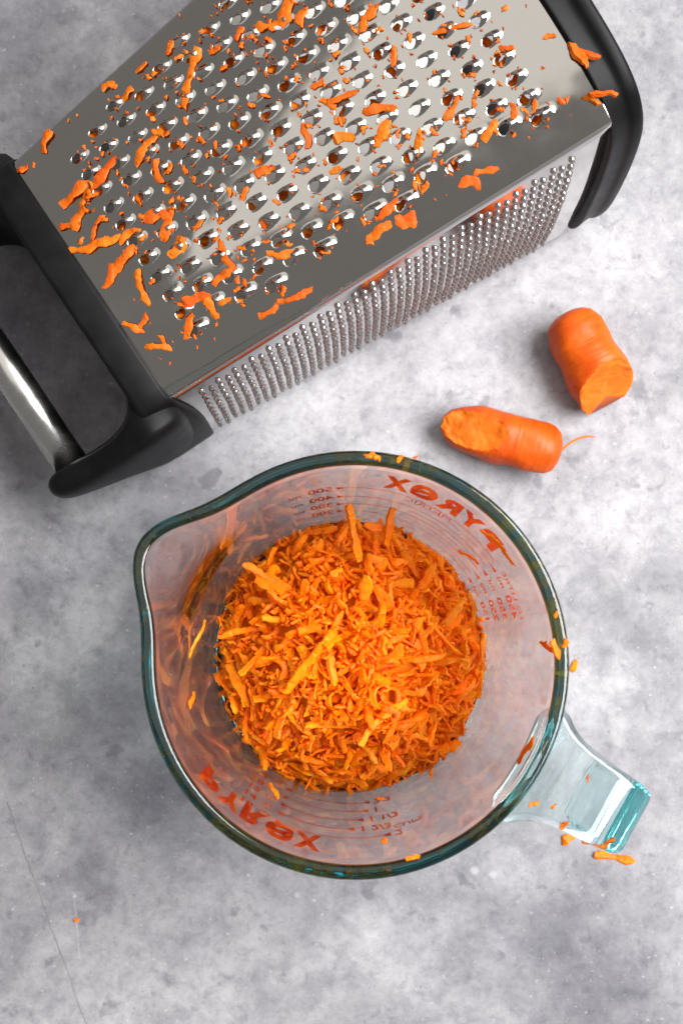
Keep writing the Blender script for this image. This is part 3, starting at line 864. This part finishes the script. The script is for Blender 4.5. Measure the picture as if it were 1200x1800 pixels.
# shreds caught in the groove of the base frame
for i, (px, py, z, an, ln, wd, lab) in enumerate((
    (1016, 95, 8.95, -62, 62, 22, 'broad deep orange shred wedged in the groove of the black base frame'),
    (1034, 95, 9.25, -24, 44, 15, 'small ridged shred on the black base frame just right of the wedged one'),
    (1060, 165, 9.1, -3, 50, 12, 'thin straight shred lying across the black base frame near its corner'),
    (1040, 176, 8.85, -28, 34, 12, 'dull orange shred where the steel top sheet meets the black base frame'))):
    for _ in range(8):                                    # rest it on the frame
        q_ = P(px, py, z); v_ = float(np.dot(q_ - G0, V)); u_ = float(np.dot(q_ - G0, U)) - GL
        z = top_pt(GL, min(v_, W1)) + float(np.interp(u_, [-.15, -.1, .1, .5, .7, 1.0], [.04, .26, .25, .24, .36, .40])) + .05
    a = math.radians(an); sc = (CAM[2] - z) / F_PX
    o = shred_obj('carrot_shred', q_, frame_from((math.cos(a), math.sin(a), 0.0), (-.1, .15, 1)), ln * sc, wd * sc, .12, .04, .3, 300 + i, M_SCRAP)
    tag(o, lab, 'carrot shred', GRP_G)

# joined crumbs: far too many and too small to pick apart
def add_bits(store, fstore, c, rot3, ln, wd, th, seed):
    vs, f = shred_geo(ln, wd, th, .01, .3, seed, .22); b = len(store)
    for p_ in vs:
        w_ = rot3 @ Vector(p_); store.append(np.array(c) + np.array(w_))
    fstore += [tuple(b + i for i in g) for g in f]
cvv, cff = [], []
cr = random.Random(12)
for i in range(900):
    if cr.random() < 0.8:
        u, v = cr.choice(holes); u += cr.gauss(-.05, .16); v += cr.gauss(.02, .16)
    else:
        u = cr.uniform(0.2, GL - .3); v = cr.uniform(-half_w(u) * .98, half_w(u) * .9)
    if abs(v) > half_w(u) * .99: continue
    dmin = min(math.hypot(u - a, v - b) for a, b in holes)
    if dmin < .13: continue
    z = top_pt(u, v) + .03 + .05 * (dmin < .4)
    s_ = cr.choice((.035, .045, .055, .07, .1, .16))
    rot = Matrix.Rotation(cr.uniform(0, 6.28), 3, 'Z') @ Matrix.Rotation(cr.gauss(0, .25), 3, 'X')
    add_bits(cvv, cff, gw(u, v, z), rot, s_ * cr.uniform(1.1, 1.9), s_, .03, i)
crumbs = mesh_obj('carrot_crumbs', cvv, cff, M_SCRAP, None, (float(GBASE[0]), float(GBASE[1]), 7.5))
tag(crumbs, 'scattered tiny carrot crumbs clinging to the punched steel sheet', 'carrot crumbs', kind='stuff')
# carrot caught behind the holes, inside the grater
cvv, cff = [], []
for i, (u, v) in enumerate(holes):
    if cr.random() < 0.52:
        for _ in range(cr.choice((1, 2))):
            z = top_pt(u, v) - cr.uniform(.16, .5)
            rot = Matrix.Rotation(cr.uniform(0, 6.28), 3, 'Z') @ Matrix.Rotation(cr.gauss(0, .5), 3, 'X')
            add_bits(cvv, cff, gw(u + cr.gauss(0, .1), v + cr.gauss(0, .08), z), rot, cr.uniform(.4, .8), cr.uniform(.22, .36), .16, 900 + i)
inner = mesh_obj('carrot_residue', cvv, cff, M_CARROT, None, (float(GBASE[0]), float(GBASE[1]), 7.0))
tag(inner, 'orange carrot pulp caught behind the holes inside the grater', 'carrot pulp', kind='stuff')

# heap of grated carrot in the jug
HEAP_Z = 4.7
def heap_h(x, y):
    r = math.hypot(x, y)
    return 0.6 + HEAP_Z * (1 - 0.74 * (r / 4.5) ** 2.1) + 0.55 * noise.noise(Vector((x * .75, y * .75, 3.1)))
hr_ = random.Random(21)
def heap_r(an): return 4.42 + 0.5 * noise.noise(Vector((2.1 * math.cos(an), 2.1 * math.sin(an), 8.4)))
hc = JC + np.array([0.02, 0.0, 0])
cvv, cff = [], []
for i in range(1150):                                       # the mass underneath
    an = hr_.uniform(0, 6.283); r = 1.03 * heap_r(an) * math.sqrt(hr_.random()); x, y = r * math.cos(an), r * math.sin(an)
    top = heap_h(x, y) - .18
    z = hr_.uniform(max(.7, top - 1.1), top) if hr_.random() < .8 else hr_.uniform(.7, top)
    ln = hr_.uniform(.7, 1.7)
    lim = wall_r(an, z, R_IN) - .1
    if r + ln * .12 > lim: 
        s_ = max(0, lim - ln * .12) / max(r, .01); x *= s_; y *= s_
    rot = Matrix.Rotation(hr_.uniform(0, 6.28), 3, 'Z') @ Matrix.Rotation(hr_.gauss(0, .35), 3, 'Y') @ Matrix.Rotation(hr_.uniform(0, 6.28), 3, 'X')
    if r > 3.3:                                             # by the wall they lie along it
        rot = Matrix.Rotation(an + 1.57 + hr_.gauss(0, .35), 3, 'Z') @ Matrix.Rotation(hr_.gauss(0, .4), 3, 'Y') @ Matrix.Rotation(hr_.uniform(0, 6.28), 3, 'X')
    add_bits(cvv, cff, hc + np.array([x, y, z]), rot, ln, hr_.uniform(.17, .32), hr_.uniform(.1, .16), 3000 + i)
for i in range(1300):                                       # short broken bits all over the top
    an = hr_.uniform(0, 6.283); r = 1.04 * heap_r(an) * math.sqrt(hr_.random()); x, y = r * math.cos(an), r * math.sin(an)
    rot = Matrix.Rotation(hr_.uniform(0, 6.28), 3, 'Z') @ Matrix.Rotation(hr_.gauss(0, .5), 3, 'Y') @ Matrix.Rotation(hr_.uniform(0, 6.28), 3, 'X')
    add_bits(cvv, cff, hc + np.array([x, y, heap_h(x, y) + hr_.uniform(-.08, .2)]), rot, hr_.uniform(.2, .7), hr_.uniform(.08, .2), hr_.uniform(.07, .12), 6000 + i)
b0 = len(cvv); NR, NK = 16, 48                               # packed core
for i in range(NR + 1):
    for j in range(NK):
        an = 2 * math.pi * j / NK; r = (heap_r(an) - .2) * i / NR; x, y = r * math.cos(an), r * math.sin(an)
        cvv.append(hc + np.array([x, y, heap_h(x, y) - .36 + .18 * noise.noise(Vector((x * 2.3, y * 2.3, 0)))]))
cff += [tuple(b0 + k for k in f) for f in grid_faces(NR + 1, NK, False, True)]
mass = mesh_obj('grated_carrot', cvv, cff, M_CARROT, None, (float(JC[0]), float(JC[1]), 0.6))
mass.data.set_sharp_from_angle(angle=math.radians(38))
tag(mass, 'mass of grated carrot filling the bottom of the glass jug', 'grated carrot', kind='stuff')
H_SHARED = 'grated carrot shred lying in the heap inside the glass jug'
cnt = 0
for i in range(190):
    an = i * 2.39996 + hr_.uniform(-.3, .3); r = heap_r(an) * math.sqrt((i + .5) / 190) * hr_.uniform(.94, 1.03); x, y = r * math.cos(an), r * math.sin(an)
    ln = hr_.choice((.7, .9, 1.0, 1.2, 1.5, 1.9)) * hr_.uniform(.9, 1.1); wd = hr_.choice((.2, .24, .28, .32, .36, .42))
    z = heap_h(x, y) + hr_.uniform(-.12, .16)
    rot = Matrix.Rotation(hr_.uniform(0, 6.28), 3, 'Z') @ Matrix.Rotation(hr_.gauss(0, .28), 3, 'Y') @ Matrix.Rotation(hr_.gauss(0, .5), 3, 'X')
    if r > 3.4:
        rot = Matrix.Rotation(an + 1.57 + hr_.gauss(0, .5), 3, 'Z') @ Matrix.Rotation(hr_.gauss(0, .3), 3, 'Y') @ Matrix.Rotation(hr_.gauss(0, .7), 3, 'X')
        ln = min(ln, 1.5)
    o = shred_obj('carrot_shred', hc + np.array([x, y, z]), rot, ln, wd, hr_.uniform(.11, .17), hr_.uniform(-.1, .28), hr_.gauss(0, 1.0), 5000 + i, fray=.20, side_bend=hr_.gauss(0, .1))
    tag(o, H_SHARED, 'carrot shred', 'carrot shreds heaped in the jug')
def between(pa, za, pb, zb, wd, lab, seed, grp='carrot shreds heaped in the jug', th=.14, bend=.03, nrm=(0, -.3, 1)):
    a = P(*pa, za); b = P(*pb, zb); d = b - a
    o = shred_obj('carrot_shred', (a + b) / 2, frame_from(d, nrm), float(np.linalg.norm(d)), wd, th, bend, .3, seed, fray=.22)
    return tag(o, lab, 'carrot shred', grp)
between((611, 888), 5.0, (632, 985), 4.3, .30, 'pale shred sticking up out of the heap toward the 300 mark', 7001)
between((696, 886), 5.0, (676, 950), 4.0, .30, 'blunt shred standing at the upper right edge of the heap', 7002)
between((640, 922), 4.3, (690, 935), 4.2, .34, 'stubby shred lying at the foot of the blunt standing one', 7003)
between((440, 990), 3.6, (500, 1040), 4.6, .30, 'smooth pale shred slanting at the upper left of the heap', 7004)
between((845, 1125), 3.0, (850, 1180), 2.6, .14, 'thin shred standing along the right edge of the heap', 7005)
between((770, 1330), 2.2, (765, 1385), 2.0, .16, 'shred hanging off the lower right edge of the heap', 7006)
between((615, 1335), 2.6, (612, 1400), 2.0, .28, 'shred hanging off the very bottom edge of the heap', 7007)
between((500, 1215), 4.9, (590, 1110), 5.7, .34, 'long broad shred lying slantwise across the middle of the heap', 7008)
between((640, 1230), 5.2, (690, 1310), 4.2, .36, 'broad shred sloping down the lower middle of the heap', 7009)
between((395, 1108), 3.0, (480, 1110), 4.2, .24, 'flat shred pointing left out of the heap side', 7010)

# shreds on the jug wall, rim, handle and on the table
def wall_hit(px, py, inset=0.05):
    d = ray(px, py)
    for t in np.linspace(36, 49, 2600):
        q_ = CAM + d * t; rel = q_ - JC; az = math.atan2(rel[1], rel[0])
        if q_[2] < 9.95 and math.hypot(rel[0], rel[1]) > wall_r(az, min(max(q_[2], .6), 9.9), R_IN) - inset: return q_, az
    return q_, az
GRP_J = 'loose carrot shreds on the jug'
for i, (pa, pb, wd, lab) in enumerate((
    ((852, 925), (900, 995), .30, 'carrot shred stuck inside the glass over the first letter of the red lettering'),
    ((806, 965), (842, 992), .09, 'hair thin curved shred inside the glass beside the metric lines'),
    ((358, 1090), (337, 1156), .22, 'slim shred stuck on the left inner wall of the jug'),
    ((342, 1218), (334, 1244), .22, 'short shred low on the left inner wall of the jug'),
    ((476, 1376), (488, 1402), .22, 'short shred on the inner wall just below left of the heap'),
    ((938, 1300), (908, 1340), .42, 'broad shred on the inner wall beside the jug handle'),
    ((944, 1128), (978, 1146), .2, 'shred hanging over the inner edge of the right rim'))):
    a, az = wall_hit(*pa, .08); b, az2 = wall_hit(*pb, .08)
    d = b - a; n = -np.array([math.cos(az), math.sin(az), -.1])
    o = shred_obj('carrot_shred', (a + b) / 2, frame_from(d, n), float(np.linalg.norm(d)), wd, .08, -.02, .2, 8000 + i, fray=.3)
    tag(o, lab, 'carrot shred', GRP_J)
for i, (px, py, z, an, ln, wd, lab) in enumerate((
    (650, 800, 10.03, 15, 18, 10, 'leftmost carrot crumb on the upper rim of the jug'), (663, 804, 10.03, -30, 13, 10, 'second carrot crumb from the left on the upper rim'),
    (702, 806, 10.03, 40, 16, 9, 'third carrot crumb from the left on the upper rim'), (730, 804, 10.0, 10, 8, 6, 'smallest rightmost carrot crumb on the upper rim'),
    (976, 1142, 10.05, -70, 36, 14, 'shred lying along the top of the right rim'), (994, 1131, 10.0, 80, 16, 12, 'crumb on the outer side of the right rim'),
    (977, 1080, 10.03, 60, 12, 8, 'single crumb on the rim above the right hand shreds'),
    (725, 1508, 10.03, 15, 24, 9, 'shred lying on the lower rim of the jug'),
    (937, 1413, 9.4, 20, 18, 10, 'crumb at the lower root of the glass handle'), (972, 1417, 9.35, 50, 10, 8, 'crumb on the middle of the glass handle strap'),
    (990, 1450, 9.3, 30, 18, 10, 'crumb on the lower edge of the glass handle strap'), (1032, 1368, 9.35, 85, 14, 4, 'sliver on the upper middle of the glass handle strap'),
    (1042, 1482, 9.0, -5, 40, 10, 'thin shred at the lower outer end of the glass handle'), (1066, 1478, 9.0, 40, 24, 10, 'shred at the very end of the glass handle'))):
    q_ = P(px, py, z + .05); sc = (CAM[2] - z) / F_PX; a = math.radians(an)
    o = shred_obj('carrot_shred', q_, frame_from((math.cos(a), math.sin(a), 0), (0, 0, 1)), ln * sc, wd * sc, .08, .01, .2, 8100 + i, fray=.35)
    tag(o, lab, 'carrot shred', GRP_J)
for i, (px, py, an, ln, wd, lab) in enumerate((
    (1080, 1508, -9, 72, 15, 'carrot shred on the table just past the end of the jug handle'), (998, 1475, 30, 26, 18, 'thick carrot crumb on the table under the jug handle'),
    (1009, 1170, 70, 22, 11, 'carrot crumb on the table right of the jug rim'), (135, 1617, 10, 9, 8, 'lone carrot crumb on the bare table at the lower left'), (676, 1478, 20, 10, 9, 'tiny carrot crumb seen through the lower jug wall'),
    (668, 1404, 0, 12, 7, 'tiny carrot crumb seen beside the bottom of the heap'))):
    z = 0.05; q_ = P(px, py, z); sc = (CAM[2] - z) / F_PX; a = math.radians(an)
    if i in (4, 5): q_, _az = wall_hit(px, py, .08)
    o = shred_obj('carrot_shred', q_, frame_from((math.cos(a), math.sin(a), 0), (0, 0, 1)), ln * sc, wd * sc, .1, .02, .2, 8200 + i, fray=.3)
    tag(o, lab, 'carrot shred', 'loose carrot bits about the table')

# ------------------------------------------------------------------ two carrot stubs
def stub(name, pa, pb, prof, cut_n, cut_frac, label, seed):
    """pa, pb: pixel ends of the axis; prof: (t, radius); cut by a plane whose rough face looks along cut_n (axis, side, up)."""
    rmax = max(r for _, r in prof)
    a = P(*pa, rmax * .97); b = P(*pb, rmax * .97); ax = b - a; ln = float(np.linalg.norm(ax)); ax /= ln
    up = np.array([0, 0, 1.0]); sd = np.cross(up, ax)
    n = ax * cut_n[0] + sd * cut_n[1] + up * cut_n[2]; n /= np.linalg.norm(n)
    p0 = a + ax * ln * cut_frac[0] + up * cut_frac[1]
    NS, K = 70, 72
    vs, cut = [], []
    for i in range(NS):
        t = i / (NS - 1); t = 0.5 - 0.5 * math.cos(math.pi * t)
        r = float(np.interp(t, [q_[0] for q_ in prof], [q_[1] for q_ in prof]))
        for j in range(K):
            an = 2 * math.pi * j / K
            dirv = sd * math.cos(an) + up * math.sin(an)
            nz = noise.noise(Vector((t * ln * 1.1 + seed, math.cos(an) * 1.2, math.sin(an) * 1.2))) * .12 + noise.noise(Vector((t * ln * 5 + seed, math.cos(an) * 2, math.sin(an) * 2))) * .012
            q_ = a + ax * ln * t + dirv * r * (1 + nz)
            q_[2] = max(q_[2], 0.015)
            dd = float(np.dot(q_ - p0, n)); c = dd > 0
            if c:
                rough = noise.noise(Vector(q_ * 2.6)) * .07 + noise.noise(Vector(q_ * 9.0)) * .035
                q_ = q_ - n * (dd - rough)
                q_[2] = max(q_[2], 0.015)
            vs.append(q_); cut.append(c)
    f = grid_faces(NS, K, False, True)
    mid_a, mid_b = np.mean(vs[:K], 0), np.mean(vs[-K:], 0)
    vs += [mid_a, mid_b]; cut += [cut[0], cut[-1]]
    for j in range(K):
        f.append((j, (j + 1) % K, NS * K)); f.append(((NS - 1) * K + j, (NS - 1) * K + (j + 1) % K, NS * K + 1))
    root = empty(name, (float((a + b)[0] / 2), float((a + b)[1] / 2), 0))
    tag(root, label, 'carrot', 'leftover carrot stubs')
    skin_f = [g for g in f if not all(cut[i] for i in g)]; cut_f = [g for g in f if all(cut[i] for i in g)]
    def sub(fs):
        us_ = sorted({i for g in fs for i in g}); mp = {i: k for k, i in enumerate(us_)}
        return [vs[i] for i in us_], [tuple(mp[i] for i in g) for g in fs]
    whole = mesh_obj('tmp', vs, f, M_CARROT_SKIN, root); fix_normals(whole)
    # keep one consistent orientation, then split skin from grated face
    polys = [tuple(p_.vertices) for p_ in whole.data.polygons]
    bpy.data.objects.remove(whole)
    s_v, s_f = sub([g for g in polys if not all(cut[i] for i in g)])
    c_v, c_f = sub([g for g in polys if all(cut[i] for i in g)])
    pb_ = mesh_obj('peeled_body', s_v, s_f, M_CARROT_SKIN, root)
    uvl = pb_.data.uv_layers.new(name='along')
    for lp in pb_.data.loops:
        co = np.array(s_v[lp.vertex_index]) - a
        uvl.data[lp.index].uv = (float(np.dot(co, ax)) / ln, 0.5 + 0.5 * math.sin(math.atan2(float(np.dot(co, up)) , float(np.dot(co, sd)))))
    mesh_obj('grated_end', c_v, c_f, M_CARROT_CUT, root)
    return root, a, b
stub('carrot_stub', (992, 552), (1076, 706), [(0, .35), (.03, .62), (.08, .82), (.2, .96), (.5, 1.05), (.75, 1.12), (.93, 1.1), (1, .9)],
     (0.80, 0.10, 0.62), (0.80, .35), 'thick upright carrot stub with rough grated lower end, right of the other stub', 1.3)
s2, a2, b2 = stub('carrot_stub', (983, 796), (776, 742), [(0, .40), (.03, .66), (.09, .82), (.25, .90), (.5, .93), (.72, .86), (.86, .72), (.95, .5), (1, .22)],
     (0.30, 0.12, 0.94), (0.66, .62), 'slimmer carrot stub lying flat with a root hair, beside the jug rim', 7.7)
# root hair
hp = [P(978, 795, .9), P(992, 787, .75), P(1003, 776, .55), P(1018, 770, .45), P(1032, 766, .35), P(1046, 768, .3)]
hv_ = []
for i, c in enumerate(hp):
    rr = lerp(.09, .03, i / 5)
    for j in range(8):
        an = 2 * math.pi * j / 8
        hv_.append(c + np.array([0.3 * math.cos(an) * rr, math.cos(an) * rr, math.sin(an) * rr]))
rh = mesh_obj('root_hair', hv_, grid_faces(6, 8, False, True) + [tuple(range(8)), tuple(40 + j for j in range(8))], M_CARROT_SKIN, s2); fix_normals(rh)
sm = rh.modifiers.new('round', 'SUBSURF'); sm.levels = 1; sm.render_levels = 1

for o in bpy.data.objects:
    if '_base' in o: del o['_base']
